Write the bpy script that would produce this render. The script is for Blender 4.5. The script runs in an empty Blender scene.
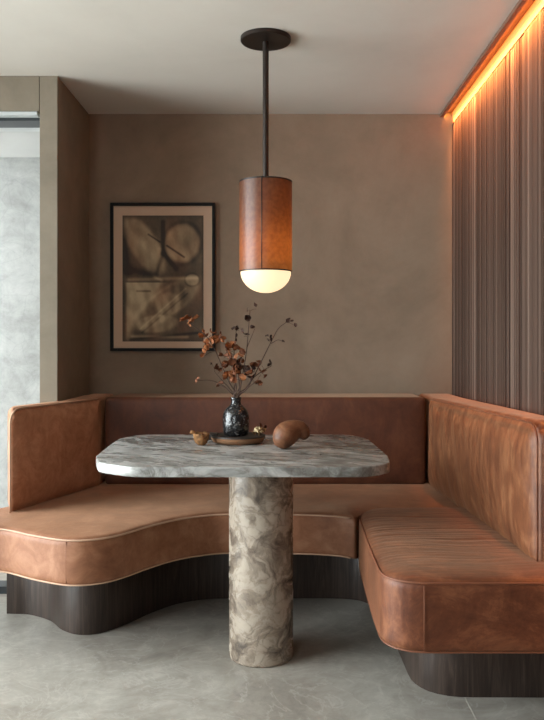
import bpy, bmesh, math, random
import numpy as np
from mathutils import Vector, Matrix, noise
PI = math.pi
C = bpy.context.scene.collection
S = bpy.context.scene

# ------------------------------------------------------------------ camera
F = 780.0                                   # focal length in pixels of a 544x720 frame
cam_d = bpy.data.cameras.new('camera'); cam = bpy.data.objects.new('camera', cam_d); C.objects.link(cam)
cam_d.sensor_fit = 'VERTICAL'; cam_d.sensor_height = 36.0; cam_d.lens = F / 720 * 36
cam_d.shift_x = -8 / 720; cam_d.shift_y = -15 / 720
cam.location = (0, 0, 1.2); cam.rotation_euler = (PI / 2, 0, 0)
cam_d.clip_start = 0.05
S.camera = cam

# ------------------------------------------------------------------ world, exposure, window portals
W = bpy.data.worlds.new('overcast_sky'); S.world = W; W.use_nodes = True
wn = W.node_tree.nodes; wn['Background'].inputs[0].default_value = (0.94, 0.97, 1.0, 1)
wn['Background'].inputs[1].default_value = 18.0
S.view_settings.view_transform = 'Standard'; S.view_settings.look = 'None'
S.view_settings.gamma = 1; S.view_settings.exposure = 0.0; S.view_settings.use_curve_mapping = False
S.cycles.use_denoising = True
S.cycles.max_bounces = 10; S.cycles.diffuse_bounces = 5; S.cycles.transparent_max_bounces = 16
S.cycles.sample_clamp_indirect = 6; S.cycles.caustics_refractive = False; S.cycles.caustics_reflective = False

def portal(name, loc, rot, sx, sy):
    l = bpy.data.lights.new(name, 'AREA'); l.shape = 'RECTANGLE'; l.size = sx; l.size_y = sy
    l.cycles.is_portal = True
    o = bpy.data.objects.new(name, l); C.objects.link(o); o.location = loc; o.rotation_euler = rot
    return o
XL = -2.7                                    # left wall of the room, inner face
YB = 4.29                                    # back wall
XR = 0.945                                   # slatted wall, face
ZC = 2.47                                    # ceiling
WIN = (0.6, 3.45, 0.1, 2.42)                  # window in the left wall: y0, y1, z0, z1
YN = -1.6                                    # wall behind the camera
FILL_WIN = (-1.75, -1.05, 1.0, 2.1)                # window added behind the camera as fill for camera-facing surfaces
portal('rear_portal', ((FILL_WIN[0] + FILL_WIN[1]) / 2, YN - 0.12, (FILL_WIN[2] + FILL_WIN[3]) / 2), (PI / 2, 0, 0), FILL_WIN[1] - FILL_WIN[0], FILL_WIN[3] - FILL_WIN[2])
portal('window_portal', (XL - 0.12, (WIN[0] + WIN[1]) / 2, (WIN[2] + WIN[3]) / 2), (0, -PI / 2, 0), WIN[3] - WIN[2], WIN[1] - WIN[0])

# ------------------------------------------------------------------ helpers
def lin(c):
    return tuple((v / 255 / 12.92) if v / 255 <= 0.04045 else ((v / 255 + 0.055) / 1.055) ** 2.4 for v in c)

class Mat:
    def __init__(s, name, rough=0.6, spec=0.5):
        s.m = bpy.data.materials.new(name); s.m.use_nodes = True
        s.t = s.m.node_tree; s.n = s.t.nodes; s.b = s.n['Principled BSDF']
        s.b.inputs['Roughness'].default_value = rough
        s.b.inputs['Specular IOR Level'].default_value = spec
    def node(s, typ, **kw):
        n = s.n.new(typ)
        for k, v in kw.items():
            if k.startswith('i_'):
                key = k[2:].replace('_', ' ')
                n.inputs[key].default_value = v
            else: setattr(n, k, v)
        return n
    def link(s, a, b): s.t.links.new(a, b)
    def coords(s, scale=(1, 1, 1), rot=(0, 0, 0)):
        tc = s.node('ShaderNodeTexCoord'); mp = s.node('ShaderNodeMapping')
        mp.inputs['Scale'].default_value = scale; mp.inputs['Rotation'].default_value = rot
        s.link(tc.outputs['Object'], mp.inputs[0]); return mp.outputs[0]
    def noise(s, vec, scale, detail=6, rough=0.6, dist=0.0):
        n = s.node('ShaderNodeTexNoise'); n.inputs['Scale'].default_value = scale
        n.inputs['Detail'].default_value = detail; n.inputs['Roughness'].default_value = rough
        n.inputs['Distortion'].default_value = dist
        s.link(vec, n.inputs['Vector']); return n.outputs[0]
    def ramp(s, fac, stops):
        r = s.node('ShaderNodeValToRGB'); e = r.color_ramp.elements
        while len(e) < len(stops): e.new(0.5)
        for k, (p, c) in enumerate(stops):
            e[k].position = p; e[k].color = (*lin(c), 1) if len(c) == 3 else c
        s.link(fac, r.inputs[0]); return r.outputs[0]
    def mix(s, fac, a, b, mode='MIX'):
        n = s.node('ShaderNodeMix', data_type='RGBA', blend_type=mode)
        for sock, v in ((n.inputs[0], fac), (n.inputs[6], a), (n.inputs[7], b)):
            if hasattr(v, 'is_linked'): s.link(v, sock)
            elif isinstance(v, (int, float)): sock.default_value = v
            else: sock.default_value = (*lin(v), 1)
        return n.outputs[2]
    def math(s, op, a, b=0.0, c=0.0):
        n = s.node('ShaderNodeMath', operation=op)
        for k, v in enumerate((a, b, c)):
            if hasattr(v, 'is_linked'): s.link(v, n.inputs[k])
            else: n.inputs[k].default_value = v
        return n.outputs[0]
    def color(s, c):
        if hasattr(c, 'is_linked'): s.link(c, s.b.inputs['Base Color'])
        else: s.b.inputs['Base Color'].default_value = (*lin(c), 1)
        return s
    def bump(s, h, strength=0.3, dist=0.01):
        n = s.node('ShaderNodeBump'); n.inputs['Strength'].default_value = strength
        n.inputs['Distance'].default_value = dist
        s.link(h, n.inputs['Height']); s.link(n.outputs[0], s.b.inputs['Normal'])
        return s

def plain(name, c, rough=0.6, metal=0.0, spec=0.5):
    m = Mat(name, rough, spec).color(c); m.b.inputs['Metallic'].default_value = metal
    return m.m

def tag(o, label=None, cat=None, group=None, kind=None):
    if label: o['label'] = label
    if cat: o['category'] = cat
    if group: o['group'] = group
    if kind: o['kind'] = kind
    return o
def empty(name, loc, label, cat, group=None):
    o = bpy.data.objects.new(name, None); C.objects.link(o); o.location = loc
    return tag(o, label, cat, group)
def root_of(p):
    v = Vector((0, 0, 0))
    while p: v += p.location; p = p.parent
    return v
def obj(name, bm, mat, parent=None, smooth=True, auto=None, origin=None):
    """link bm (world coordinates) as one mesh object"""
    off = root_of(parent)
    if origin is not None and parent is None: off = Vector(origin)
    bmesh.ops.translate(bm, verts=bm.verts, vec=-off)
    me = bpy.data.meshes.new(name); bm.normal_update(); bm.to_mesh(me); bm.free()
    if mat: me.materials.append(mat)
    o = bpy.data.objects.new(name, me); C.objects.link(o)
    if parent: o.parent = parent
    elif origin is not None: o.location = origin
    if smooth:
        for p in me.polygons: p.use_smooth = True
        if auto: me.set_sharp_from_angle(angle=math.radians(auto))
    return o
def add_box(bm, x0, x1, y0, y1, z0, z1, bev=0.0):
    t = bmesh.new()
    bmesh.ops.create_cube(t, size=1)
    for v in t.verts:
        v.co = Vector((x0 + (v.co.x + .5) * (x1 - x0), y0 + (v.co.y + .5) * (y1 - y0), z0 + (v.co.z + .5) * (z1 - z0)))
    if bev: bmesh.ops.bevel(t, geom=list(t.edges), offset=bev, segments=2, affect='EDGES', profile=0.5)
    vs = [bm.verts.new(v.co) for v in t.verts]
    for f in t.faces: bm.faces.new([vs[v.index] for v in f.verts])
    t.free()
def box(*a, **k):
    bm = bmesh.new(); add_box(bm, *a, **k); return bm
def add_tube(bm, pts, r, n=8, caps=True):
    """pts: list of Vectors; r: number or list"""
    pts = [Vector(p) for p in pts]; rings = []
    up = Vector((0.123, 0.31, 0.94)).normalized(); prev = None
    for i, p in enumerate(pts):
        t = (pts[min(i + 1, len(pts) - 1)] - pts[max(i - 1, 0)]).normalized()
        if prev is None:
            a = t.cross(up)
            if a.length < 1e-3: a = t.cross(Vector((1, 0, 0)))
            a.normalize()
        else:
            a = (prev - t * prev.dot(t)).normalized()
        prev = a; b = t.cross(a)
        rr = r[i] if isinstance(r, (list, tuple)) else r
        rings.append([bm.verts.new(p + (a * math.cos(2 * PI * k / n) + b * math.sin(2 * PI * k / n)) * rr) for k in range(n)])
    for q, s in zip(rings, rings[1:]):
        for k in range(n): bm.faces.new([q[k], q[(k + 1) % n], s[(k + 1) % n], s[k]])
    if caps:
        bm.faces.new(rings[0][::-1]); bm.faces.new(rings[-1])
def add_lathe(bm, prof, cx, cy, n=48, close=True):
    rings = []
    for r, z in prof:
        if r < 1e-5: rings.append([bm.verts.new((cx, cy, z))])
        else: rings.append([bm.verts.new((cx + r * math.cos(2 * PI * k / n), cy + r * math.sin(2 * PI * k / n), z)) for k in range(n)])
    for q, s in zip(rings, rings[1:]):
        for k in range(n):
            a, b, c, d = q[k % len(q)], q[(k + 1) % len(q)], s[(k + 1) % len(s)], s[k % len(s)]
            vs = []
            for v in (a, b, c, d):
                if v not in vs: vs.append(v)
            if len(vs) > 2: bm.faces.new(vs)
def lathe(prof, cx, cy, n=48):
    bm = bmesh.new(); add_lathe(bm, prof, cx, cy, n); bmesh.ops.recalc_face_normals(bm, faces=bm.faces); return bm
def spline(pts, sub=8):
    P = [Vector(p) for p in pts]; P = [P[0] * 2 - P[1]] + P + [P[-1] * 2 - P[-2]]; out = []
    for i in range(1, len(P) - 2):
        for k in range(sub):
            t = k / sub
            out.append(0.5 * ((2 * P[i]) + (P[i + 1] - P[i - 1]) * t + (2 * P[i - 1] - 5 * P[i] + 4 * P[i + 1] - P[i + 2]) * t * t + (3 * P[i] - P[i - 1] - 3 * P[i + 1] + P[i + 2]) * t ** 3))
    out.append(P[-2]); return out
def fillet(pts):
    """closed polygon [(x,y,r)] -> list of 2-D Vectors with rounded corners"""
    n = len(pts); out = []
    for i in range(n):
        p = Vector(pts[i][:2]); r = pts[i][2] if len(pts[i]) > 2 else 0
        if r <= 0: out.append(p); continue
        a = (Vector(pts[i - 1][:2]) - p); b = (Vector(pts[(i + 1) % n][:2]) - p)
        la, lb = a.length, b.length; a.normalize(); b.normalize()
        ang = a.angle(b); d = min(r / math.tan(ang / 2), la * .49, lb * .49)
        s, e = p + a * d, p + b * d
        for k in range(9):
            t = k / 8; out.append(s * (1 - t) ** 2 + p * 2 * t * (1 - t) + e * t * t)
    return out
def resample(poly, step=0.02):
    out = []; n = len(poly)
    for i in range(n):
        a, b = poly[i], poly[(i + 1) % n]; L = (b - a).length
        if L < 1e-5: continue
        k = max(1, int(L / step))
        for j in range(k): out.append(a + (b - a) * j / k)
    return out
def inset(poly, d):
    n = len(poly); out = []
    area = sum(poly[i].x * poly[(i + 1) % n].y - poly[(i + 1) % n].x * poly[i].y for i in range(n))
    sg = 1 if area > 0 else -1
    for i in range(n):
        t1 = (poly[i] - poly[i - 1]).normalized(); t2 = (poly[(i + 1) % n] - poly[i]).normalized()
        n1 = Vector((-t1.y, t1.x)) * sg; n2 = Vector((-t2.y, t2.x)) * sg
        m = n1 + n2
        if m.length < 1e-4: m = n1.copy()
        m.normalize(); out.append(poly[i] + m * d / max(0.5, m.dot(n1)))
    return out
def slab(poly, z0, z1, r, seg=4, rb=None):
    """extruded outline with rounded top and bottom edges"""
    rb = r if rb is None else rb
    bm = bmesh.new(); lv = []
    for k in range(seg + 1):
        a = PI / 2 * k / seg; lv.append((rb * (1 - math.sin(a)), z0 + rb * (1 - math.cos(a))))
    for k in range(seg + 1):
        a = PI / 2 * k / seg; lv.append((r * (1 - math.cos(a)), z1 - r * (1 - math.sin(a))))
    rings = [[bm.verts.new((p.x, p.y, z)) for p in (inset(poly, d) if d > 1e-6 else poly)] for d, z in lv]
    n = len(poly)
    for q, s in zip(rings, rings[1:]):
        for k in range(n): bm.faces.new([q[k], q[(k + 1) % n], s[(k + 1) % n], s[k]])
    bm.faces.new(rings[0][::-1]); bm.faces.new(rings[-1])
    bmesh.ops.recalc_face_normals(bm, faces=bm.faces)
    return bm
def remeshed(bm, voxel, iters=3):
    me = bpy.data.meshes.new('tmp'); bm.to_mesh(me); bm.free()
    o = bpy.data.objects.new('tmp', me); C.objects.link(o)
    m = o.modifiers.new('r', 'REMESH'); m.mode = 'VOXEL'; m.voxel_size = voxel
    if iters:
        s = o.modifiers.new('s', 'SMOOTH'); s.factor = 0.5; s.iterations = iters
    dg = bpy.context.evaluated_depsgraph_get(); ev = o.evaluated_get(dg)
    out = bmesh.new(); em = ev.to_mesh(); out.from_mesh(em); ev.to_mesh_clear()
    bpy.data.objects.remove(o); bpy.data.meshes.remove(me)
    return out
def seg_dist(P, poly):
    """distance of points P (n,2) to the closed polyline poly"""
    A = np.array([p[:] for p in poly])[:, :2]; B = np.roll(A, -1, 0); D = np.full(len(P), 9.0)
    for a, b in zip(A, B):
        ab = b - a; L = (ab ** 2).sum()
        if L < 1e-10: continue
        t = np.clip(((P - a) @ ab) / L, 0, 1); q = a + t[:, None] * ab
        D = np.minimum(D, np.sqrt(((P - q) ** 2).sum(1)))
    return D
def displace(bm, fn):
    bm.normal_update(); vs = list(bm.verts)
    co = np.array([v.co[:] for v in vs]); no = np.array([v.normal[:] for v in vs])
    d = fn(co, no)
    for v, dd in zip(vs, d):
        v.co += v.normal * float(dd)
    bm.normal_update()
def nz(x, y, z=0.0): return noise.noise(Vector((x, y, z)))

# ------------------------------------------------------------------ materials
def plaster(name, base, dark, lite, scale=1.6, bump=0.12):
    m = Mat(name, 0.9, 0.2); v = m.coords()
    a = m.noise(v, scale, 8, 0.62, 0.6); b = m.noise(v, scale * 5, 6, 0.7, 0.3)
    f = m.math('ADD', m.math('MULTIPLY', a, 0.75), m.math('MULTIPLY', b, 0.25))
    m.color(m.ramp(f, [(0.32, dark), (0.5, base), (0.70, lite)]))
    m.bump(m.noise(v, scale * 14, 8, 0.7), bump, 0.004); return m.m
M_wall = plaster('brown_limewash', (138, 119, 101), (123, 105, 88), (151, 132, 113))
M_col = plaster('taupe_plaster', (131, 121, 106), (120, 110, 96), (141, 131, 115), 2.5)
M_ceil = plaster('ceiling_plaster', (220, 213, 202), (212, 205, 194), (226, 220, 210), 0.8, 0.03)
M_white = plaster('white_render', (184, 186, 184), (178, 180, 178), (190, 192, 190), 1.0, 0.05)

def stone_wall():
    m = Mat('pale_stone', 0.9, 0.2); v = m.coords()
    a = m.noise(v, 6, 10, 0.72, 0.4)
    c = m.ramp(a, [(0.3, (140, 142, 139)), (0.5, (162, 165, 162)), (0.7, (180, 182, 179))])
    vo = m.node('ShaderNodeTexVoronoi', feature='DISTANCE_TO_EDGE'); vo.inputs['Scale'].default_value = 6
    m.link(m.mix(0.12, v, m.node('ShaderNodeTexNoise', i_Scale=7.0).outputs['Color']), vo.inputs['Vector'])
    crack = m.ramp(vo.outputs['Distance'], [(0.0, (1, 1, 1, 1)), (0.02, (0, 0, 0, 1))])
    m.color(m.mix(m.math('MULTIPLY', crack, 0.16), c, (120, 126, 124))); m.bump(a, 0.3, 0.01); return m.m
M_stone = stone_wall()

def floor_mat():
    m = Mat('grey_stone_floor', 0.38, 0.5); v = m.coords()
    a = m.noise(v, 2.2, 10, 0.68, 1.2); b = m.noise(v, 11, 8, 0.75, 0.8)
    f = m.math('ADD', m.math('MULTIPLY', a, 0.6), m.math('MULTIPLY', b, 0.4))
    c = m.ramp(f, [(0.34, (124, 118, 109)), (0.46, (150, 144, 134)), (0.56, (166, 161, 151)), (0.68, (188, 183, 172))])
    w = m.noise(v, 3.0, 9, 0.6, 2.0)                       # faint pale veins
    vein = m.ramp(m.math('ABSOLUTE', m.math('SUBTRACT', w, 0.5)), [(0.0, (1, 1, 1, 1)), (0.02, (0, 0, 0, 1))])
    c = m.mix(m.math('MULTIPLY', vein, 0.35), c, (192, 187, 178))
    m.color(c)
    rr = m.math('MULTIPLY_ADD', b, 0.3, 0.22); m.link(rr, m.b.inputs['Roughness'])
    m.bump(b, 0.06, 0.003); return m.m
M_floor = floor_mat()
M_grout = plain('grout', (176, 170, 158), 0.8)

def leather(name, base, dark, lite, dirv=(1, 1, 1), rough=0.55):
    m = Mat(name, rough, 0.35); v = m.coords()
    a = m.noise(v, 7.0, 9, 0.72, 0.8); s = m.noise(m.coords(dirv), 9, 9, 0.74, 0.6)
    f = m.math('ADD', m.math('MULTIPLY', a, 0.5), m.math('MULTIPLY', s, 0.5))
    m.color(m.ramp(f, [(0.36, dark), (0.5, base), (0.64, lite)]))
    m.link(m.math('MULTIPLY_ADD', s, 0.35, rough - 0.18), m.b.inputs['Roughness'])
    m.b.inputs['Sheen Weight'].default_value = 0.4; m.b.inputs['Sheen Roughness'].default_value = 0.4
    m.b.inputs['Sheen Tint'].default_value = (*lin((226, 184, 150)), 1)
    h = m.math('ADD', m.math('MULTIPLY', s, 1.0), m.math('MULTIPLY', m.noise(v, 160, 3, 0.6), 0.12))
    m.bump(h, 0.35, 0.006); return m.m
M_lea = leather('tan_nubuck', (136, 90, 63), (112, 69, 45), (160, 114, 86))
M_lea_lit = leather('tan_nubuck_lit', (168, 118, 88), (138, 88, 60), (194, 146, 116))  # same leather lightened: brighter light on the left backrest put into the colour
M_lea_shaded = leather('tan_nubuck_shaded', (84, 46, 29), (66, 34, 21), (102, 60, 39), (1, 1, .4))  # same leather darkened: shade on the back backrest put into the colour
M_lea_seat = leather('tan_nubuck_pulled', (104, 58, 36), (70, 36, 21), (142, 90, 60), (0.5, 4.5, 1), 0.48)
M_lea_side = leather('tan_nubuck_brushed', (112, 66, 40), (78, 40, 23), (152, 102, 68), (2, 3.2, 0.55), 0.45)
M_pipe = plain('piping_leather', (184, 148, 122), 0.6)
M_pipe2 = plain('piping_leather_brown', (120, 72, 48), 0.55)
M_seam = plain('seam_thread', (120, 72, 46), 0.7)

def walnut(name, a, b, c, scale=(14, 14, 0.8), rough=0.42):
    m = Mat(name, rough, 0.4); v = m.coords(scale)
    n = m.noise(v, 3.2, 8, 0.7, 1.2)
    m.color(m.ramp(n, [(0.3, a), (0.5, b), (0.7, c)])); m.bump(n, 0.15, 0.002); return m.m
M_plinth = walnut('smoked_oak', (36, 28, 24), (56, 45, 39), (80, 66, 58))

def slat_mat():
    m = Mat('slat_wood', 0.42, 0.45)
    at = m.node('ShaderNodeAttribute', attribute_name='tone')
    g = m.noise(m.coords((30, 30, 0.7)), 3, 6, 0.6, 0.6)
    base = m.ramp(at.outputs['Fac'], [(0.0, (44, 34, 30)), (0.5, (88, 71, 62)), (1.0, (140, 120, 108))])
    m.color(m.mix(m.math('MULTIPLY', g, 0.5), base, (60, 45, 38))); return m.m
M_slat = slat_mat()
M_back = plain('slat_backing', (30, 24, 21), 0.8)
M_fascia = plain('fascia_brown', (118, 84, 66), 0.7)
M_cove = plain('cove_wood', (150, 112, 84), 0.7)

def marble(name, base, grey, dark, sc, blotch, green=None):
    m = Mat(name, 0.22, 0.5); v = m.coords()
    warp = m.node('ShaderNodeTexNoise'); warp.inputs['Scale'].default_value = sc * 0.8; warp.inputs['Detail'].default_value = 5
    m.link(v, warp.inputs['Vector'])
    vv = m.node('ShaderNodeVectorMath', operation='MULTIPLY_ADD')
    m.link(warp.outputs['Color'], vv.inputs[0]); vv.inputs[1].default_value = (0.14, 0.14, 0.14); m.link(v, vv.inputs[2])
    v2 = vv.outputs[0]
    big = m.noise(v2, sc, 10, 0.66, 0.8)
    c = m.ramp(big, [(0.36, dark), (0.45, grey), (0.56, base), (0.8, tuple(min(255, x + 14) for x in base))])
    vo = m.node('ShaderNodeTexVoronoi', feature='DISTANCE_TO_EDGE'); vo.inputs['Scale'].default_value = blotch
    m.link(v2, vo.inputs['Vector'])
    e = m.ramp(vo.outputs['Distance'], [(0.0, (1, 1, 1, 1)), (0.035, (0.25, 0.25, 0.25, 1)), (0.10, (0, 0, 0, 1))])
    msk = m.ramp(m.noise(v, sc * 1.4, 4), [(0.40, (0, 0, 0, 1)), (0.62, (1, 1, 1, 1))])
    c = m.mix(m.math('MULTIPLY', m.math('MULTIPLY', e, msk), 0.75), c, dark)
    m.color(c); m.link(m.math('MULTIPLY_ADD', big, 0.3, 0.12), m.b.inputs['Roughness']); return m.m
M_leg = marble('brown_veined_marble', (168, 154, 138), (130, 116, 102), (78, 68, 60), 9.0, 16.0)
def top_marble():
    m = Mat('streaked_marble', 0.2, 0.5); v = m.coords((1.0, 1.0, 1.0), (0, 0, 0.5))
    n0 = m.node('ShaderNodeTexNoise'); n0.inputs['Scale'].default_value = 2.2; n0.inputs['Detail'].default_value = 6
    m.link(v, n0.inputs['Vector'])
    vv = m.node('ShaderNodeVectorMath', operation='MULTIPLY_ADD')
    m.link(n0.outputs['Color'], vv.inputs[0]); vv.inputs[1].default_value = (0.20, 0.20, 0.20); m.link(v, vv.inputs[2])
    mp = m.node('ShaderNodeMapping'); mp.inputs['Scale'].default_value = (1.1, 3.4, 3.4); m.link(vv.outputs[0], mp.inputs[0])
    s = m.noise(mp.outputs[0], 3.0, 10, 0.66, 0.5)
    c = m.ramp(s, [(0.28, (72, 72, 70)), (0.40, (120, 119, 115)), (0.50, (162, 161, 157)), (0.66, (196, 195, 192))])
    q = m.noise(mp.outputs[0], 1.0, 8, 0.6, 0.9)
    vein = m.ramp(m.math('ABSOLUTE', m.math('SUBTRACT', q, 0.5)), [(0.0, (1, 1, 1, 1)), (0.03, (0, 0, 0, 1))])
    q2 = m.noise(mp.outputs[0], 2.6, 9, 0.66, 1.0)
    vein2 = m.ramp(m.math('ABSOLUTE', m.math('SUBTRACT', q2, 0.5)), [(0.0, (1, 1, 1, 1)), (0.022, (0, 0, 0, 1))])
    c = m.mix(m.math('MULTIPLY', vein2, 0.45), c, (96, 88, 78))
    m.color(m.mix(m.math('MULTIPLY', vein, 0.7), c, (76, 70, 62)))
    m.link(m.math('MULTIPLY_ADD', s, 0.25, 0.15), m.b.inputs['Roughness']); return m.m
M_top = top_marble()
M_bronze = plain('dark_bronze', (48, 40, 35), 0.42, 0.6)
M_black = plain('black_frame', (16, 14, 13), 0.6, 0.0, 0.2)
M_dark = plain('dark_aluminium', (62, 66, 68), 0.4, 0.5)
M_lightm = plain('pale_aluminium', (196, 200, 200), 0.4, 0.2)

def glass_mat():
    m = bpy.data.materials.new('clear_glass'); m.use_nodes = True; t = m.node_tree; t.nodes.clear()
    o = t.nodes.new('ShaderNodeOutputMaterial'); a = t.nodes.new('ShaderNodeBsdfTransparent'); g = t.nodes.new('ShaderNodeBsdfGlossy')
    g.inputs['Roughness'].default_value = 0.02; a.inputs[0].default_value = (0.93, 0.96, 0.96, 1)
    f = t.nodes.new('ShaderNodeFresnel'); f.inputs[0].default_value = 1.3; x = t.nodes.new('ShaderNodeMixShader')
    t.links.new(f.outputs[0], x.inputs[0]); t.links.new(a.outputs[0], x.inputs[1]); t.links.new(g.outputs[0], x.inputs[2])
    t.links.new(x.outputs[0], o.inputs[0]); return m
M_glass = glass_mat()
def emis(name, c, s):
    m = Mat(name, 0.5); m.color((150, 140, 120)); m.b.inputs['Emission Color'].default_value = (*c, 1)
    m.b.inputs['Emission Strength'].default_value = s; return m.m

# ------------------------------------------------------------------ setting
def struct(name, bm, mat, **k):
    o = obj(name, bm, mat, smooth=False, **k); o['kind'] = 'structure'; return o
bm = box(-5.0, 1.2, YN - .1, 5.2, -0.1, 0.0); fl = struct('floor', bm, M_floor)
bm = bmesh.new(); add_box(bm, 0.628, 0.632, YN, 2.66, 0, 0.0006); add_box(bm, 0.632, 0.98, 2.655, 2.659, 0, 0.0006)
struct('trim_1', bm, M_grout)                # pale joints between the floor slabs
struct('ceiling', box(XL - .1, 0.88, YN - .1, YB, ZC, ZC + .15), M_ceil)
struct('wall_back', box(-1.05, 1.1, YB, YB + .15, 0, 2.7), M_wall)
rx0, rx1, rz0, rz1 = FILL_WIN
bm = bmesh.new(); add_box(bm, XL - .1, rx0, YN - .1, YN, 0, 2.7); add_box(bm, rx1, 1.1, YN - .1, YN, 0, 2.7)
add_box(bm, rx0, rx1, YN - .1, YN, 0, rz0); add_box(bm, rx0, rx1, YN - .1, YN, rz1, 2.7)
struct('wall_rear', bm, M_wall)
bm = bmesh.new()
for a in (rx0, rx1 - .05): add_box(bm, a, a + .05, YN - .07, YN - .02, rz0, rz1)
for a in (rz0, rz1 - .05): add_box(bm, rx0, rx1, YN - .069, YN - .021, a, a + .05)
w2 = struct('fill_window', bm, M_dark)  # added unseen window, lets in fill light from behind the camera
obj('pane', box(rx0 + .03, rx1 - .03, YN - .05, YN - .04, rz0 + .03, rz1 - .03), M_glass, w2, smooth=False)
bm = bmesh.new()
y0, y1, z0, z1 = WIN
add_box(bm, XL - .15, XL, YN, y0, 0, ZC); add_box(bm, XL - .15, XL, y1, 3.98, 0, ZC)
add_box(bm, XL - .15, XL, y0, y1, 0, z0); add_box(bm, XL - .15, XL, y0, y1, z1, ZC)
struct('wall_left', bm, M_wall)
bm = bmesh.new()
for a, b in ((y0, y0 + .05), (y1 - .05, y1), ((y0 + y1) / 2 - .025, (y0 + y1) / 2 + .025)): add_box(bm, XL - .1, XL - .05, a, b, z0, z1)
for a, b in ((z0, z0 + .05), (z1 - .05, z1)): add_box(bm, XL - .099, XL - .051, y0, y1, a, b)
w1 = struct('window_1', bm, M_dark)
obj('pane', box(XL - .08, XL - .07, y0 + .03, y1 - .03, z0 + .03, z1 - .03), M_glass, w1, smooth=False)
# pier and lintel round the opening to the terrace
bm = bmesh.new()
add_box(bm, -1.134, -1.05, 3.68, YB + .15, 0, ZC, bev=0.002); add_box(bm, XL, -1.137, 3.68, 3.98, 2.305, ZC)
struct('wall_inner', bm, M_col)
# glazed sliding door in the opening
bm = bmesh.new()
add_box(bm, XL, -1.1345, 3.74, 3.86, 2.275, 2.305); add_box(bm, XL, -1.1345, 3.76, 3.86, 0, 0.035)
d1 = struct('door_1', bm, M_dark)
obj('frame', box(-1.1345 - .005, -1.1345, 3.70, 3.93, 0.036, 2.27), M_lightm, d1, smooth=False)
bm = bmesh.new(); add_box(bm, XL, -1.15, 3.69, 3.735, 2.288, 2.3045); add_box(bm, XL, -1.15, 3.865, 3.975, 2.288, 2.3045)
obj('head_trim', bm, M_lightm, d1, smooth=False)
bm = bmesh.new(); add_box(bm, -1.62, -1.56, 3.79, 3.83, .04, 2.27); add_box(bm, XL, -1.62, 3.79, 3.83, .04, .11)
obj('stile', bm, M_dark, d1, smooth=False)
obj('pane', box(-2.68, -1.62, 3.805, 3.815, 0.1, 2.27), M_glass, d1, smooth=False)
# terrace beyond
struct('wall_terrace', box(-5.0, -1.05, 4.95, 5.1, 0, 2.7), M_stone)
bm = bmesh.new(); add_box(bm, -2.3, -1.137, 3.99, 4.949, 2.39, 2.5)
struct('ceiling_terrace', bm, M_white)
struct('wall_terrace_side', box(-1.137, -1.05, YB + .15, 4.95, 0, 2.7), M_white)

# ------------------------------------------------------------------ slatted wall with the lit cove
random.seed(4)
bm = bmesh.new(); lay = bm.faces.layers.float.new('tone_f'); tones = []
y = 0.6
while y < YB - 0.01:
    w = random.choice([.007, .009, .012, .012, .016, .022]); d = random.choice([0, .001, .002, .004])
    w = min(w, YB - 0.004 - y)
    n0 = len(bm.verts); add_box(bm, XR + d, XR + .014, y, y + w, 0.0, 2.41)
    t = min(1, max(0, random.gauss(0.45, 0.22)))
    tones += [t] * (len(bm.verts) - n0)
    y += w + random.choice([.002, .002, .003, .003, .005])
bm.faces.layers.float.remove(lay)
sl = struct('wall_right', bm, M_slat)
at = sl.data.attributes.new('tone', 'FLOAT', 'POINT'); at.data.foreach_set('value', tones)
obj('backing', box(XR + .0142, XR + .10, YN, YB, 0, 2.41), M_back, sl, smooth=False)
struct('trim_2', box(XR, XR + .10, YN, YB, 2.414, 2.62), M_cove)   # wood above the slats
struct('trim_3', box(0.88, 0.900, YN, YB, 2.452, 2.62), M_fascia)
struct('trim_4', box(0.9005, XR - .0005, YN, YB, 2.476, 2.62), M_fascia)
bm = bmesh.new(); sec = [(0.9003, 2.453), (0.9095, 2.4665), (0.9095, 2.4755), (0.9003, 2.4755)]   # a slim lens in the slot, facing the slats
nr = []
for yy in (0.2, YB - .004): nr.append([bm.verts.new((a, yy, b)) for a, b in sec])
for k in range(4): bm.faces.new([nr[0][k], nr[0][(k + 1) % 4], nr[1][(k + 1) % 4], nr[1][k]])
bm.faces.new(nr[0][::-1]); bm.faces.new(nr[1]); bmesh.ops.recalc_face_normals(bm, faces=bm.faces)
led = obj('led_strip', bm, emis('led_glow', (1.0, 0.40, 0.10), 20.0), None, smooth=False)
wl = bpy.data.lights.new('cove_washer', 'AREA'); wl.shape = 'RECTANGLE'; wl.size = 0.012; wl.size_y = 4.0; wl.energy = 46.0
wl.color = (1.0, 0.33, 0.09); wl.spread = math.radians(50)
wo = bpy.data.objects.new('cove_washer', wl); C.objects.link(wo); wo.location = (0.918, 2.25, 2.474)
wo.rotation_euler = (0, -0.27, 0)
tag(led, 'glowing orange light strip hidden in the cove above the slatted wall', 'light strip')

# ------------------------------------------------------------------ banquette
ZSR = 0.500; ZUR = 0.286; ZS = 0.485; ZU = 0.31; ZB = 0.936
bq = empty('banquette', (0, 3.6, 0), 'tan leather built-in U-shaped banquette wrapping around the marble table', 'banquette')
front = spline([(-1.27, 3.03), (-1.10, 3.045), (-0.94, 2.945), (-0.80, 2.872), (-0.70, 2.875), (-0.61, 2.94), (-0.516, 3.09), (-0.43, 3.20), (-0.336, 3.27), (-0.217, 3.31), (0.085, 3.30), (0.22, 3.275), (0.275, 3.25)], 8)
big = [(p.x, p.y, 0) for p in front] + [(0.312, 3.205, 0.0), (0.325, 3.262, 0), (0.362, 3.325, 0), (0.43, 3.36, 0), (0.942, 3.362, .01), (0.942, 4.28, .02), (-1.043, 4.28, .02), (-1.043, 3.70, .02), (-1.12, 3.60, .05), (-1.31, 3.30, .06), (-1.33, 3.05, .06)]
big = resample(fillet(big), 0.018)
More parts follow.
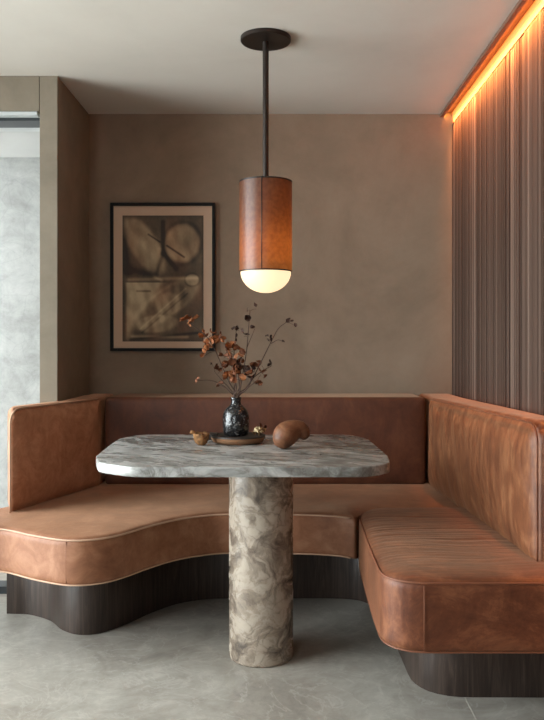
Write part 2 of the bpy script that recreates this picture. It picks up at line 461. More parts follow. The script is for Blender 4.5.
rgt = [(0.318, 3.15, 0), (0.312, 2.9, 0), (0.306, 2.6, 0), (0.306, 2.30, .16), (0.942, 2.30, .01), (0.942, 3.352, .01), (0.44, 3.35, 0.05), (0.372, 3.312, 0), (0.335, 3.252, 0)]
rgt = resample(fillet(rgt), 0.018)
R = 0.02
def seat_big(co, no):
    d = seg_dist(co[:, :2], big); up = np.clip(no[:, 2], 0, 1) ** 2
    out = up * 0.010 * (1 - np.exp(-d / 0.05))
    for i, c in enumerate(co):
        if up[i] > .3: out[i] += 0.0022 * nz(c[0] * 5, c[1] * 5) + 0.0012 * nz(c[0] * 26, c[1] * 9) * math.exp(-d[i] / .10)
        else: out[i] += 0.0012 * nz(c[0] * 7, c[1] * 7, c[2] * 9)
    return out
def seat_right(co, no):
    d = seg_dist(co[:, :2], rgt); up = np.clip(no[:, 2], 0, 1) ** 2
    out = up * 0.020 * (1 - np.exp(-d / 0.06))
    for i, c in enumerate(co):
        if up[i] > .3:
            k = math.exp(-((c[1] - 2.85) / .34) ** 2)
            wv = nz(c[0] * 2.2, c[1] * 34 + 3 * nz(c[0] * 3, c[1] * 2))
            out[i] += k * min(1, d[i] / .05) * 0.0045 * (1 - abs(wv) * 2.2) * (0.6 + 0.6 * nz(c[0] * 5 + 9, c[1] * 9)) + 0.002 * nz(c[0] * 5, c[1] * 5)
        else: out[i] += 0.0012 * nz(c[0] * 7, c[1] * 7, c[2] * 9)
    return out
def piping_loop(poly, z, sel, r, mat, parent, name='piping'):
    """a cord along the part of the outline that sel() keeps"""
    pts = inset(poly, R * 0.25); run = []; runs = []
    for p in pts + pts[:1]:
        if sel(p): run.append(Vector((p.x, p.y, z)))
        elif run: runs.append(run); run = []
    if run: runs.append(run)
    bm = bmesh.new()
    for q in runs:
        if len(q) > 2: add_tube(bm, q, r, 8)
    return obj(name, bm, mat, parent)
bm = remeshed(slab(big, ZU, ZS, R), 0.0095); displace(bm, seat_big)
c1 = obj('seat_cushion', bm, M_lea, bq)
selb = lambda p: p.y < 3.40 and p.x < 0.30
piping_loop(big, ZS - R * .25, selb, 0.0036, M_pipe, c1)
piping_loop(big, ZU + R * .25, selb, 0.0030, M_pipe, c1)
bm = bmesh.new(); add_tube(bm, [(-0.787, 2.8705, z) for z in (ZU + .01, .4, ZS - .01)], 0.0018, 6); obj('seam', bm, M_seam, c1)
bm = remeshed(slab(rgt, ZUR, ZSR, R), 0.0085); displace(bm, seat_right)
c2 = obj('seat_cushion', bm, M_lea_seat, bq); c2['label'] = 'right-hand seat cushion with pulled wrinkles'
selr = lambda p: p.x < 0.93 and p.y < 3.345
piping_loop(rgt, ZSR - R * .25, selr, 0.0034, M_pipe2, c2)
piping_loop(rgt, ZUR + R * .25, selr, 0.0028, M_pipe2, c2)
bm = bmesh.new(); add_tube(bm, [(0.425, 2.2985, z) for z in (ZUR + .01, .4, ZSR - .01)], 0.0014, 6); obj('seam', bm, M_seam, c2)

# backrests
def backrest(poly, z0, z1, r, puff, mat, wr, face, lean=0.0, voxel=0.0095, free=True, fs=1):
    poly = resample(fillet(poly), 0.016)
    bm = remeshed(slab(poly, z0, z1, r), voxel, 3)
    (ax, ay), (bx, by) = face
    L = math.hypot(bx - ax, by - ay); tx, ty = (bx - ax) / L, (by - ay) / L
    def fn(co, no):
        s = (co[:, 0] - ax) * tx + (co[:, 1] - ay) * ty
        e = np.minimum(np.minimum(s, L - s), np.minimum(co[:, 2] - z0, z1 - co[:, 2])); e = np.clip(e, 0, 9)
        side = np.clip(fs * (no[:, 0] * ty - no[:, 1] * tx), 0, 1) ** 2
        out = side * puff * (1 - np.exp(-e / 0.06)) - side * puff * .5
        for i, c in enumerate(co): out[i] += wr(s[i], c[2], e[i]) * (side[i] if side[i] > .2 else 0.2)
        return out
    displace(bm, fn)
    rc = 0.07                                        # rounded upper corner at the free end
    for v in bm.verts:
        sv = (v.co.x - ax) * tx + (v.co.y - ay) * ty
        a_, b_ = (sv - (L - rc)) / rc, (v.co.z - (z1 - rc)) / rc
        if free and a_ > 0 and b_ > 0:
            k = max(a_, b_) / math.hypot(a_, b_); ds = (a_ * k - a_) * rc
            v.co.x += tx * ds; v.co.y += ty * ds; v.co.z += (b_ * k - b_) * rc
    if lean:
        for v in bm.verts: v.co.z += lean * max(0, (by if by > ay else ay) - v.co.y) * (v.co.z - z0) / (z1 - z0)
    return obj('backrest', bm, mat, bq)
zb0 = ZS + 0.004
b_back = backrest([(-0.889, 3.94, .02), (0.738, 3.94, .02), (0.738, 4.28, .02), (-0.889, 4.28, .02)], zb0, ZB, 0.022, 0.012, M_lea_shaded,
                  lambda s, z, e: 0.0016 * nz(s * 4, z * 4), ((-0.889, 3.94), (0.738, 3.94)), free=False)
def wr_right(s, z, e):
    q = s + 0.5 * (z - .5) + 0.25 * (z - .5) ** 2
    return 0.0050 * (nz(q * 11, z * 1.1, 2) ) * min(1, e / .05) + 0.0016 * nz(q * 42, z * 3, 5) * min(1, e / .04)
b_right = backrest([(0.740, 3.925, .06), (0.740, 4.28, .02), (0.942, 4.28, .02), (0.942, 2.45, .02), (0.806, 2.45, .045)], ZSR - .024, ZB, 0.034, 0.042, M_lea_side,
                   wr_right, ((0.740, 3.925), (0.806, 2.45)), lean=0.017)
b_right['label'] = 'right-hand backrest with brushed vertical folds'
b_left = backrest([(-0.893, 3.93, .06), (-0.893, 4.28, .02), (-1.043, 4.28, .02), (-1.043, 3.70, .04), (-1.10, 3.62, .06), (-1.188, 3.40, .03), (-1.130, 3.252, .022)], zb0, ZB, 0.034, 0.030, M_lea_lit,
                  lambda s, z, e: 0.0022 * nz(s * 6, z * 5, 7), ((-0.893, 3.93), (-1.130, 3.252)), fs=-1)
def pipe3(pts, r, mat, parent):
    bm = bmesh.new(); add_tube(bm, pts, r, 8); return obj('piping', bm, mat, parent)
def face_pipe(ax, ay, bx, by, z0, z1, rr, off, z1b=None):
    """cord up the free end b and along the top edge towards a"""
    z1b = z1 if z1b is None else z1b
    pts = [Vector((bx, by, z0 + .004))] + [Vector((bx, by, z0 + (z1b - rr - z0) * k / 6)) for k in range(1, 7)]
    L = math.hypot(ax - bx, ay - by); tx, ty = (ax - bx) / L, (ay - by) / L
    for k in range(1, 6):
        a = PI / 2 * k / 5; pts.append(Vector((bx + tx * rr * (1 - math.cos(a)), by + ty * rr * (1 - math.cos(a)), z1b - rr + rr * math.sin(a))))
    for k in range(1, 25):
        t = k / 24; d = rr + (L - rr * 1.5) * t
        pts.append(Vector((bx + tx * d, by + ty * d, z1b + (z1 - z1b) * t)))
    return [p + Vector(off) for p in pts]
pipe3(face_pipe(-0.900, 3.93, -1.129, 3.272, zb0, ZB - .006, 0.06, (-0.004, 0.002, 0)), 0.0045, M_pipe, b_left)
pipe3(face_pipe(0.752, 3.90, 0.814, 2.452, ZSR - .014, ZB - .006, 0.06, (-0.004, 0.004, 0), ZB + .014), 0.0038, M_lea_seat, b_right)

# plinth
pf = spline([(-1.20, 3.48), (-1.111, 3.467), (-0.998, 3.39), (-0.918, 3.284), (-0.835, 3.228), (-0.749, 3.245), (-0.664, 3.343), (-0.57, 3.50), (-0.466, 3.62), (-0.331, 3.682), (-0.15, 3.69), (0.057, 3.693), (0.26, 3.69), (0.37, 3.66), (0.43, 3.58)], 8)
pl = [(-1.22, 3.482, 0)] + [(p.x, p.y, 0) for p in pf] + [(0.452, 3.45, 0), (0.462, 3.2, 0), (0.468, 2.655, .19), (0.942, 2.653, .01), (0.942, 4.28, .01), (-1.04, 4.28, .01), (-1.04, 3.66, .01), (-1.22, 3.64, .01)]
pl = resample(fillet(pl), 0.02)
obj('plinth', slab(pl, 0.0, ZUR + .004, 0.002, 2), M_plinth, bq, auto=40)

pd = resample(fillet([(-0.6, 3.75, 0), (0.93, 3.75, 0), (0.93, 4.27, 0), (-1.03, 4.27, 0), (-1.03, 3.72, 0), (-0.8, 3.35, 0)]), .05)
obj('deck', slab(pd, ZUR + .0045, ZU + .004, 0.001, 1), M_plinth, bq, auto=40)

# ------------------------------------------------------------------ table
tb = empty('pedestal_table', (-0.073, 3.015, 0), 'grey veined marble table with rounded corners on a thick round marble pedestal', 'table')
bm = lathe([(0, 0.0), (0.117, 0.0), (0.122, 0.004), (0.124, 0.012), (0.124, 0.754), (0, 0.754)], -0.073, 3.015, 96)
obj('pedestal', bm, M_leg, tb, auto=40)
tp = [(-0.650, 3.575, .17), (-0.705, 3.42, .0), (-0.700, 3.2, 0), (-0.680, 2.88, .12), (-0.635, 2.72, .14), (-0.50, 2.622, .14), (0.31, 2.622, .14), (0.385, 2.72, .12), (0.400, 2.9, .2), (0.385, 3.40, .16), (0.32, 3.575, .12)]
tp = resample(fillet(tp), 0.02)
obj('tabletop', slab(tp, 0.7545, 0.79, 0.004, 3), M_top, tb, auto=50)

# ------------------------------------------------------------------ pendant lamp
LX, LY = -0.059, 3.225
lp = empty('pendant_lamp', (LX, LY, ZC), 'cylindrical brown parchment pendant lamp with glowing globe hanging over the table', 'lamp')
obj('ceiling_canopy', lathe([(0, ZC), (0.104, ZC), (0.104, ZC - .014), (0.101, ZC - .017), (0, ZC - .017)], LX, LY, 64), M_bronze, lp, auto=40)
obj('rod', lathe([(0, ZC - .016), (0.0125, ZC - .016), (0.0125, 1.88), (0, 1.88)], LX, LY, 24), M_bronze, lp, auto=40)
def shade_mat():
    m = bpy.data.materials.new('parchment_shade'); m.use_nodes = True; t = m.node_tree; n = t.nodes
    b = n['Principled BSDF']; b.inputs['Base Color'].default_value = (*lin((92, 60, 42)), 1)
    b.inputs['Roughness'].default_value = 0.38; b.inputs['Specular IOR Level'].default_value = 0.6
    tc = n.new('ShaderNodeTexCoord'); nn = n.new('ShaderNodeTexNoise'); nn.inputs['Scale'].default_value = 60; nn.inputs['Detail'].default_value = 5
    t.links.new(tc.outputs['Object'], nn.inputs['Vector'])
    r = n.new('ShaderNodeValToRGB'); r.color_ramp.elements[0].position = .35; r.color_ramp.elements[0].color = (0.50, 0.17, 0.04, 1)
    r.color_ramp.elements[1].position = .65; r.color_ramp.elements[1].color = (0.74, 0.28, 0.07, 1); t.links.new(nn.outputs[0], r.inputs[0])
    tr = n.new('ShaderNodeBsdfTranslucent'); t.links.new(r.outputs[0], tr.inputs[0])
    x = n.new('ShaderNodeMixShader'); x.inputs[0].default_value = 0.36
    t.links.new(b.outputs[0], x.inputs[1]); t.links.new(tr.outputs[0], x.inputs[2]); t.links.new(x.outputs[0], n['Material Output'].inputs[0])
    return m
bm = bmesh.new()
add_lathe(bm, [(0.1090, 1.504), (0.1090, 1.873)], LX, LY, 96)
sh = obj('lamp_shade', bm, shade_mat(), lp)
bm = lathe([(0.1100, 1.501), (0.1100, 1.506), (0.1070, 1.506), (0.1070, 1.501), (0.1100, 1.501)], LX, LY, 96); obj('rim', bm, M_bronze, sh, auto=30)
bm = lathe([(0.1100, 1.869), (0.1100, 1.875), (0, 1.875), (0, 1.869), (0.1100, 1.869)], LX, LY, 96); obj('rim', bm, M_bronze, sh, auto=30)
bm = bmesh.new(); add_tube(bm, [(LX - .014, LY - .1093, z) for z in (1.504, 1.7, 1.874)], 0.0020, 6); obj('seam', bm, M_bronze, sh)
prof = [(0, 1.415)]
for k in range(1, 13):
    a = PI / 2 * k / 12; prof.append((0.1045 * math.sin(a), 1.502 - 0.087 * math.cos(a)))
prof += [(0.1045, 1.516), (0.09, 1.545), (0.05, 1.565), (0, 1.57)]
obj('globe', lathe(prof, LX, LY, 64), emis('opal_glow', (1.0, 0.76, 0.46), 1.15), lp)
pt = bpy.data.lights.new('bulb', 'POINT'); pt.energy = 0.5; pt.color = (1.0, 0.62, 0.30); pt.shadow_soft_size = 0.03
po = bpy.data.objects.new('bulb', pt); C.objects.link(po); po.parent = lp; po.location = (0, 0, 1.60 - ZC)

# ------------------------------------------------------------------ picture
def P(px, py, Y): return Vector(((px - 280) * Y / F, Y, 1.2 - (py - 345) * Y / F))
pic = empty('framed_picture', (-0.645, YB, 1.57), 'abstract sepia painting with pale mount in a thin black frame on the plaster wall', 'picture')
yf = YB - 0.028
A, B = P(110, 202.5, yf), P(215, 351, yf)
x0, x1, z1, z0 = A.x, B.x, A.z, B.z
bm = bmesh.new(); t = 0.016
for a in ((x0, x1, z1 - t, z1), (x0, x1, z0, z0 + t)): add_box(bm, a[0], a[1], yf, YB - .0005, a[2], a[3], bev=.0015)
for a in ((x0, x0 + t), (x1 - t, x1)): add_box(bm, a[0], a[1], yf, YB - .0005, z0 + t, z1 - t, bev=.0015)
obj('frame', bm, M_black, pic, smooth=False)
obj('mount', box(x0 + t, x1 - t, YB - .012, YB - .001, z0 + t, z1 - t), plain('mount_card', (196, 166, 142), 0.85), pic, smooth=False)
# painted canvas: colours computed on a fine grid
A, B = P(122.5, 215.5, YB - .014), P(203.5, 341.5, YB - .014)
nu, nv = 110, 170
def art(u, v):
    def ell(cx, cy, rx, ry, ang, s=.06):
        dx, dy = u - cx, (v - cy) * 1.56; ca, sa = math.cos(ang), math.sin(ang)
        d = math.hypot((dx * ca + dy * sa) / rx, (-dx * sa + dy * ca) / (ry * 1.56)) - 1
        return 1 / (1 + math.exp(min(40, max(-40, d / s)))), d
    def line(ax, ay, bx, by, w):
        L2 = (bx - ax) ** 2 + (by - ay) ** 2; tt = max(0, min(1, ((u - ax) * (bx - ax) + (v - ay) * (by - ay)) / L2))
        return math.exp(-((math.hypot(u - ax - tt * (bx - ax), (v - ay - tt * (by - ay)) * 1.56)) / w) ** 2)
    n = nz(u * 3, v * 5, 1); n2 = nz(u * 11 - v * 6, v * 7 + u * 5, 3); n3 = nz(u * 40, v * 40, 5)
    g = 0.20 + 0.10 * n + 0.05 * n2
    m, d = ell(.27, .24, .17, .26, -.55); g += m * (0.34 + .16 * n2 + .10 * (u - .2) * 3) * (1 - .3 * line(.05, .32, .35, .42, .08))
    m, d = ell(.74, .22, .23, .165, .1); g += m * (0.30 + .14 * n2 - .2 * (u - .74)); g -= .22 * math.exp(-((d) / .12) ** 2) * (v < .5) * (.5 + u * .6)
    g -= .40 * line(.50, .05, .50, .30, .022) + .32 * line(.50, .30, .66, .42, .03) + .34 * line(.50, .30, .42, .46, .03)
    g -= .42 * line(.32, .15, .46, .21, .010) + .50 * line(.55, .24, .76, .33, .012)
    g -= .25 * line(.0, .2, .06, .45, .06) + .2 * line(0, .42, .34, .46, .05)
    g += .28 * line(.08, .51, .92, .495, .022) + .22 * line(.40, .49, .48, .515, .02)
    # pale wedge on the left
    if v > .53:
        e = .08 + .42 * max(0, (.93 - v) / .40); m = 1 / (1 + math.exp((u - e) / .03)) * min(1, max(0, (u - .03) / .03)); g += m * (.52 + .2 * n2 - .1 * (v - .5))
    g -= .40 * line(.18, .60, .34, .60, .012)
    m, d = ell(.55, .69, .16, .30, .95); g += .13 * math.exp(-(d / .16) ** 2) + m * .10 * (1 + 2 * n2)
    m, d = ell(.57, .70, .15, .09, .2); g += m * .20; m, d = ell(.42, .86, .26, .07, -.1); g += m * (.26 + .2 * n2)
    m, d = ell(.86, .51, .09, .05, 0); g += m * .20; g -= .2 * math.exp(-(d / .15) ** 2)
    g += .3 * line(.12, .96, .80, .965, .02) - .25 * line(.1, .985, .95, .93, .018)
    g += .2 * line(.22, .90, .78, .58, .012) - .2 * line(.24, .93, .80, .62, .012)
    g += .04 * n3; g = max(0, min(1, g)); ed = min(u, 1 - u, v, 1 - v); g *= 1.30 * min(1, .55 + ed * 12); g = min(1, g)
    a, b, c = (50, 42, 34), (126, 106, 82), (192, 170, 136)
    col = [a[i] + (b[i] - a[i]) * g * 2 if g < .5 else b[i] + (c[i] - b[i]) * (g - .5) * 2 for i in range(3)]
    k = max(0, nz(u * 4 + 5, v * 4, 9)); col[0] += 22 * k; col[1] += 4 * k
    return lin(col)
bm = bmesh.new(); cl = bm.verts.layers.float_color.new('paint'); vs = []
for j in range(nv + 1):
    for i in range(nu + 1):
        u, v = i / nu, j / nv
        q = bm.verts.new((A.x + (B.x - A.x) * u, A.y, A.z + (B.z - A.z) * v)); q[cl] = (*art(u, v), 1); vs.append(q)
for j in range(nv):
    for i in range(nu):
        a = j * (nu + 1) + i; bm.faces.new([vs[a], vs[a + nu + 1], vs[a + nu + 2], vs[a + 1]])
add_box(bm, A.x, B.x, A.y + .0004, YB - .0125, B.z, A.z)
m = Mat('sepia_paint', 0.6, 0.3); at = m.node('ShaderNodeAttribute', attribute_name='paint'); m.color(at.outputs['Color'])
obj('painting', bm, m.m, pic, smooth=False)

# ------------------------------------------------------------------ things on the table
ZT = 0.7902
TX, TY = -0.176, 3.275
def tray_mat():
    return plain('terracotta_clay', (134, 96, 66), 0.75)
tr = empty('round_tray', (TX, TY, ZT), 'low round clay tray with dark rim under the vase', 'tray')
obj('body', lathe([(0, ZT), (0.088, ZT), (0.104, ZT + .006), (0.112, ZT + .018), (0.114, ZT + .026), (0, ZT + .026)], TX, TY, 72), tray_mat(), tr, auto=50)
M_glaze = plain('dark_glaze', (46, 38, 33), 0.45)
obj('glazed_top', lathe([(0, ZT + .0262), (0.1135, ZT + .0262), (0.114, ZT + .033), (0.108, ZT + .034), (0.103, ZT + .030), (0, ZT + .030)], TX, TY, 72), M_glaze, tr, auto=50)
hb = bmesh.new(); add_box(hb, TX - .148, TX - .085, TY - .015, TY + .03, ZT + .012, ZT + .040, bev=.004); obj('handle', hb, M_glaze, tr)
# vase
VX, VY, VZ = -0.185, 3.28, ZT + .0305
def vase_mat():
    m = Mat('speckled_glaze', 0.16, 0.6); v = m.coords()
    n = m.noise(v, 60, 6, 0.8, 0.5)
    sp = m.ramp(n, [(0.50, (24, 23, 24)), (0.57, (46, 46, 48)), (0.64, (150, 146, 140))])
    m.color(sp); m.bump(m.noise(v, 34, 4), 0.5, 0.006); return m.m
vp = [(0, VZ), (.044, VZ), (.050, VZ + .004), (.0545, VZ + .020), (.0565, VZ + .050), (.0560, VZ + .078), (.052, VZ + .096), (.043, VZ + .112), (.031, VZ + .123), (.023, VZ + .131), (.0205, VZ + .142), (.0215, VZ + .152), (.0245, VZ + .158), (.0225, VZ + .1595), (.019, VZ + .156), (.0165, VZ + .142), (.0185, VZ + .130), (.030, VZ + .118), (.048, VZ + .09), (.050, VZ + .03), (.04, VZ + .008), (0, VZ + .008)]
vz = obj('vase', lathe(vp, VX, VY, 64), vase_mat(), origin=(VX, VY, VZ))
tag(vz, 'small dark speckled glazed bottle vase holding the dried branches', 'vase')
# dried branches
M_stem = plain('dry_stem', (72, 50, 38), 0.8)
def leaf_mat(name, a, b):
    m = Mat(name, 0.6, 0.3); n = m.noise(m.coords(), 50, 5, 0.7); m.color(m.ramp(n, [(0.35, a), (0.65, b)])); return m.m
M_lor = leaf_mat('rust_leaf', (108, 60, 32), (160, 98, 56)); M_lbr = leaf_mat('brown_leaf', (80, 44, 26), (122, 70, 40)); M_ldk = leaf_mat('dark_leaf', (42, 24, 18), (68, 40, 28))
LM = {'o': M_lor, 'b': M_lbr, 'd': M_ldk}
def Q(cx, cy, dy=0.0):
    """a point of the branches, measured in a detail view of the vase"""
    Y = VY + dy; return P(170 + cx / 3.627, 300 + cy / 3.627, Y)
def add_leaf(bm, at, size, rnd):
    dirv = Vector((rnd.uniform(-1, 1), rnd.uniform(-1, .6), rnd.uniform(-1, .5))).normalized()
    sv = dirv.cross(Vector((rnd.uniform(-1, 1), rnd.uniform(-1, 1), rnd.uniform(-1, 1)))).normalized(); nv_ = dirv.cross(sv)
    n, k = 7, 5; g = []; curl = rnd.uniform(.5, 1.6); cup = rnd.uniform(.3, 1.0)
    th = size * .02
    for side in (0, 1):
        rows = []
        for i in range(n + 1):
            t = i / n; w = size * .42 * math.sin(PI * min(1, t * .93 + .06)) ** .8 * (1 - .15 * math.sin(t * 17)); row = []
            for j in range(k):
                s = (j / (k - 1) - .5) * 2
                p = at + dirv * (size * math.sin(curl * t) / curl) + nv_ * (size * (1 - math.cos(curl * t)) / curl + cup * w * s * s + side * th) + sv * (w * s * (1 - .25 * cup))
                p += nv_ * (size * .06 * math.sin(9 * t + 4 * s))
                row.append(bm.verts.new(p))
            rows.append(row)
        for i in range(n):
            for j in range(k - 1):
                f = [rows[i][j], rows[i][j + 1], rows[i + 1][j + 1], rows[i + 1][j]]
                bm.faces.new(f if side else f[::-1])
        g.append(rows)
    a, b = g
    for i in range(n):
        bm.faces.new([a[i][0], a[i + 1][0], b[i + 1][0], b[i][0]]); bm.faces.new([a[i][-1], b[i][-1], b[i + 1][-1], a[i + 1][-1]])
def branch(label, paths, leaves, k, seed):
    """paths: [[(cx,cy,dy)...]...]; leaves: [(cx,cy,dy,size_px,tone)]"""
    rnd = random.Random(seed); a = 2 * PI * k / 11
    base = Vector((VX + .010 * math.cos(a), VY + .010 * math.sin(a), VZ + .155)); foot = Vector((VX - .022 * math.cos(a), VY - .022 * math.sin(a), VZ + .012 + .001 * k))
    br = empty('dried_branch', base, label, 'branch', 'dried branches in the vase')
    bm = bmesh.new(); nodes = []
    for q, pts in enumerate(paths):
        pts = [Q(*p) for p in pts]
        if q == 0: pts = [foot, base] + pts
        pts = spline(pts, 6); nodes += pts; n = len(pts); r0 = .0032 if q == 0 else .0018
        add_tube(bm, pts, [r0 * (1 - .6 * i / n) for i in range(n)], 6)
    for (cx, cy, dy, s, tn) in leaves:      # short stalks to the leaves
        p = Q(cx, cy, dy); c = min((v for v in nodes if v.z > base.z), key=lambda v: (v - p).length)
        if (c - p).length > .002: add_tube(bm, spline([c, (c + p) / 2 + Vector((0, 0, .003)), p], 3), .0009, 5)
    obj('stem', bm, M_stem, br)
    for (cx, cy, dy, s, tn) in leaves:
        bm = bmesh.new(); p = Q(cx, cy, dy); sz = s / 3.627 / 238
        for w in range(3 if s > 24 else 2): add_leaf(bm, p + Vector((0, 0, sz * .4)), sz, rnd)
        obj('leaf', bm, LM[tn], br)
branch('tallest dried branch, rising straight up from the vase with dark buds', [[(262, 280, 0), (278, 180, 0), (290, 40, 0)], [(280, 170, 0), (306, 108, -.01)]],
       [(313, 33, 0, 22, 'd'), (281, 38, .01, 12, 'd'), (278, 66, -.01, 26, 'd'), (308, 105, -.01, 19, 'd'), (268, 132, .01, 23, 'd')], 0, 1)
branch('long dried branch reaching furthest to the upper right', [[(280, 320, -.01), (325, 235, -.02), (365, 155, -.03), (392, 105, -.03), (420, 82, -.03)], [(366, 158, -.03), (392, 145, -.03), (414, 152, -.03)]],
       [(420, 78, -.03, 18, 'd'), (435, 82, -.03, 15, 'd'), (450, 91, -.04, 17, 'd'), (352, 130, -.03, 9, 'd'), (355, 148, -.03, 10, 'd'), (368, 142, -.03, 16, 'd'), (415, 154, -.03, 14, 'd')], 1, 2)
branch('dried branch leaning left with rust leaves, its tip hanging before the painting', [[(215, 300, -.01), (180, 220, -.03), (158, 170, -.04), (128, 128, -.05), (100, 105, -.05), (72, 84, -.05)]],
       [(62, 78, -.05, 30, 'o'), (82, 80, -.06, 28, 'o'), (70, 94, -.05, 22, 'o'), (124, 140, -.04, 28, 'o'), (148, 150, -.04, 34, 'o'), (132, 172, -.05, 30, 'o'), (125, 202, -.05, 24, 'o'), (150, 128, -.03, 22, 'b')], 2, 3)
branch('thin bare dried branch curving low to the left with one bud', [[(225, 340, 0), (190, 310, 0), (150, 292, 0), (100, 292, -.01)]], [(95, 293, -.01, 18, 'b')], 3, 4)
branch('short dried branch low on the left with small pale leaves', [[(222, 330, .01), (196, 300, .02), (165, 265, .03)], [(205, 322, .01), (178, 308, .02)]],
       [(160, 258, .03, 24, 'b'), (153, 232, .03, 10, 'd'), (175, 308, .02, 22, 'b'), (190, 255, .02, 20, 'b')], 4, 5)
branch('upright dried branch left of the tallest one with dark cupped leaves', [[(240, 270, .01), (232, 200, .02), (240, 112, .03)]],
       [(238, 104, .03, 20, 'd'), (250, 112, .03, 20, 'd'), (237, 142, .03, 20, 'd'), (224, 172, .02, 30, 'b'), (216, 195, .02, 30, 'o')], 5, 6)
branch('dried branch with large brown leaves clustered above the vase neck', [[(240, 320, -.02), (228, 260, -.03), (215, 205, -.04), (190, 140, -.04)]],
       [(185, 130, -.04, 22, 'b'), (183, 152, -.05, 26, 'o'), (195, 210, -.04, 24, 'b'), (228, 186, -.04, 34, 'o'), (218, 238, -.04, 36, 'b'), (212, 272, -.04, 36, 'o'), (232, 258, -.05, 34, 'b')], 6, 7)
branch('leafy dried branch standing in front of the tallest one', [[(250, 320, -.03), (256, 260, -.05), (258, 190, -.05)]],
       [(256, 186, -.05, 30, 'b'), (246, 205, -.05, 26, 'o'), (240, 240, -.05, 34, 'b'), (262, 252, -.05, 36, 'd'), (270, 276, -.05, 34, 'b'), (250, 282, -.05, 34, 'o'), (238, 290, -.05, 28, 'b')], 7, 8)
branch('dried branch spreading to the right with round brown leaves', [[(275, 320, 0), (300, 285, .01), (335, 258, .02), (366, 240, .02)], [(300, 285, .01), (310, 240, .01)]],
       [(310, 236, .01, 26, 'b'), (333, 238, .02, 24, 'b'), (369, 240, .02, 20, 'd'), (345, 262, .02, 18, 'b'), (345, 280, .01, 20, 'b'), (300, 262, .01, 22, 'd')], 8, 9)
branch('short dried branch low on the right with reddish brown leaves', [[(270, 330, -.02), (292, 310, -.03), (315, 296, -.04)]],
       [(318, 302, -.04, 26, 'b'), (298, 288, -.04, 26, 'd'), (330, 270, -.03, 20, 'b'), (285, 268, -.03, 24, 'b')], 9, 10)
branch('short dried branch hidden among the others, behind the rust leaves', [[(250, 310, .03), (240, 240, .05), (205, 190, .06)]],
       [(205, 185, .06, 24, 'b'), (244, 230, .05, 30, 'd'), (222, 225, .05, 28, 'b'), (258, 225, .05, 26, 'b')], 10, 11)

# seed pod on the left of the tray
PX, PY = -0.322, 3.19
def pod_mat():
    m = Mat('rough_husk', 0.85, 0.2); n = m.noise(m.coords(), 55, 7, 0.7, .6)
    m.color(m.ramp(n, [(0.35, (78, 52, 34)), (0.6, (150, 108, 68))])); m.bump(n, .8, .006); return m.m
M_pod = pod_mat()
bm = bmesh.new(); rnd = random.Random(3); nn = 40
prof = [(0.004, 0), (.014, .001), (.024, .010), (.030, .024), (.0315, .038), (.033, .050), (.027, .047), (.026, .036), (.018, .016), (.004, .010)]
rings = []
for i, (r, z) in enumerate(prof):
    ring = []
    for k in range(nn):
        a = 2 * PI * k / nn; q = nz(3 * math.cos(a), 3 * math.sin(a), z * 40) * .12 + 1; top = 1 if i in (4, 5, 6) else 0
        ring.append(bm.verts.new((PX + r * q * math.cos(a), PY + r * q * math.sin(a), ZT + z + top * .007 * nz(2.5 * math.cos(a), 2.5 * math.sin(a), 7))))
    rings.append(ring)
for q, s in zip(rings, rings[1:]):
    for k in range(nn): bm.faces.new([q[k], q[(k + 1) % nn], s[(k + 1) % nn], s[k]])
bm.faces.new(rings[0][::-1]); bm.faces.new(rings[-1])
pod = obj('seed_pod', bm, M_pod, origin=(PX, PY, ZT)); tag(pod, 'small open brown seed pod on the table left of the round tray', 'seed pod')
bm = bmesh.new(); s0 = Vector((PX - .026, PY, ZT + .044)); add_tube(bm, spline([s0, s0 + Vector((-.010, 0, .010)), s0 + Vector((-.018, -.003, .004))], 4), [.006, .006, .007, .008, .008, .008, .007, .006, .004], 8)
obj('stalk', bm, M_pod, pod)
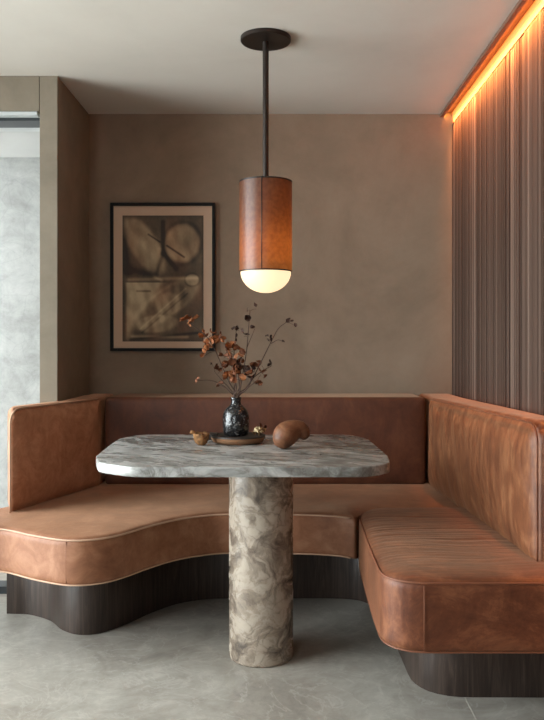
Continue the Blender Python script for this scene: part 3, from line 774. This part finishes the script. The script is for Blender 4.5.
# dried flower on the tray
FX, FY, FZ = -0.088, 3.262, ZT + .0315
df = empty('dried_flower', (FX, FY, FZ), 'dried cream flower head with curled brown leaves lying on the tray', 'flower')
bm = bmesh.new(); rnd = random.Random(8)
for k in range(26):
    a = rnd.uniform(0, 2 * PI); e = rnd.uniform(-.2, 1.0); c = Vector((FX + .0, FY - .01, FZ + .020))
    p = c + Vector((math.cos(a) * math.cos(e), math.sin(a) * math.cos(e), math.sin(e))) * .016
    t = bmesh.new(); bmesh.ops.create_icosphere(t, subdivisions=1, radius=rnd.uniform(.005, .008), matrix=Matrix.Translation(p)); me = bpy.data.meshes.new('t'); t.to_mesh(me); bm.from_mesh(me); t.free(); bpy.data.meshes.remove(me)
add_tube(bm, [Vector((FX, FY, FZ + .001)), Vector((FX, FY - .004, FZ + .012)), Vector((FX, FY - .01, FZ + .02))], .004, 6)
obj('blossom', bm, plain('cream_petal', (216, 192, 150), 0.8), df)
for (dx, dz, s, mt) in ((.020, .018, .044, M_pod), (.014, .032, .038, M_lbr), (-.020, .010, .030, M_pod), (.032, .036, .034, M_lbr)):
    bm = bmesh.new(); p = Vector((FX + dx, FY - .004, FZ + dz)); add_tube(bm, spline([Vector((FX, FY, FZ + .006)), (p + Vector((FX, FY, FZ + .006))) / 2, p], 3), .0012, 5)
    add_leaf(bm, p, s, rnd); add_leaf(bm, p, s * .8, rnd); obj('leaf', bm, mt, df)
# carved wooden ornament
def wood_mat():
    m = Mat('turned_wood', 0.5, 0.35); v = m.coords((1, 1, 2.2)); n = m.noise(v, 9, 8, 0.7, 2.0)
    m.color(m.ramp(n, [(0.3, (84, 52, 34)), (0.5, (110, 70, 46)), (0.7, (134, 90, 62))])); m.bump(n, .2, .003); return m.m
ctl = [((412, 505), 40, -.02), ((420, 494), 45, -.012), ((436, 484), 41, -.004), ((454, 476), 34, .002), ((472, 475), 29, .004), ((482, 484), 26, .004), ((485, 492), 23, .004)]
bm = bmesh.new(); Yo = 3.10; sc = Yo / F / 3.627
pts = [P(170 + c[0][0] / 3.627, 300 + c[0][1] / 3.627, Yo) + Vector((0, c[2], 0)) for c in ctl]; rr = [c[1] * sc for c in ctl]
sp = spline(pts, 6); rs = spline([(r, 0) for r in rr], 6)
for p, r in zip(sp, rs):
    t = bmesh.new(); bmesh.ops.create_uvsphere(t, u_segments=20, v_segments=12, radius=r[0], matrix=Matrix.Translation(p)); me = bpy.data.meshes.new('t'); t.to_mesh(me); bm.from_mesh(me); t.free(); bpy.data.meshes.remove(me)
bm = remeshed(bm, 0.003, 6)
lo = min(v.co.z for v in bm.verts); bmesh.ops.translate(bm, verts=bm.verts, vec=(0, 0, ZT - lo))
og = obj('wooden_ornament', bm, wood_mat(), origin=(0.04, Yo, ZT)); tag(og, 'smooth curled wooden ornament on the table right of the tray', 'ornament')
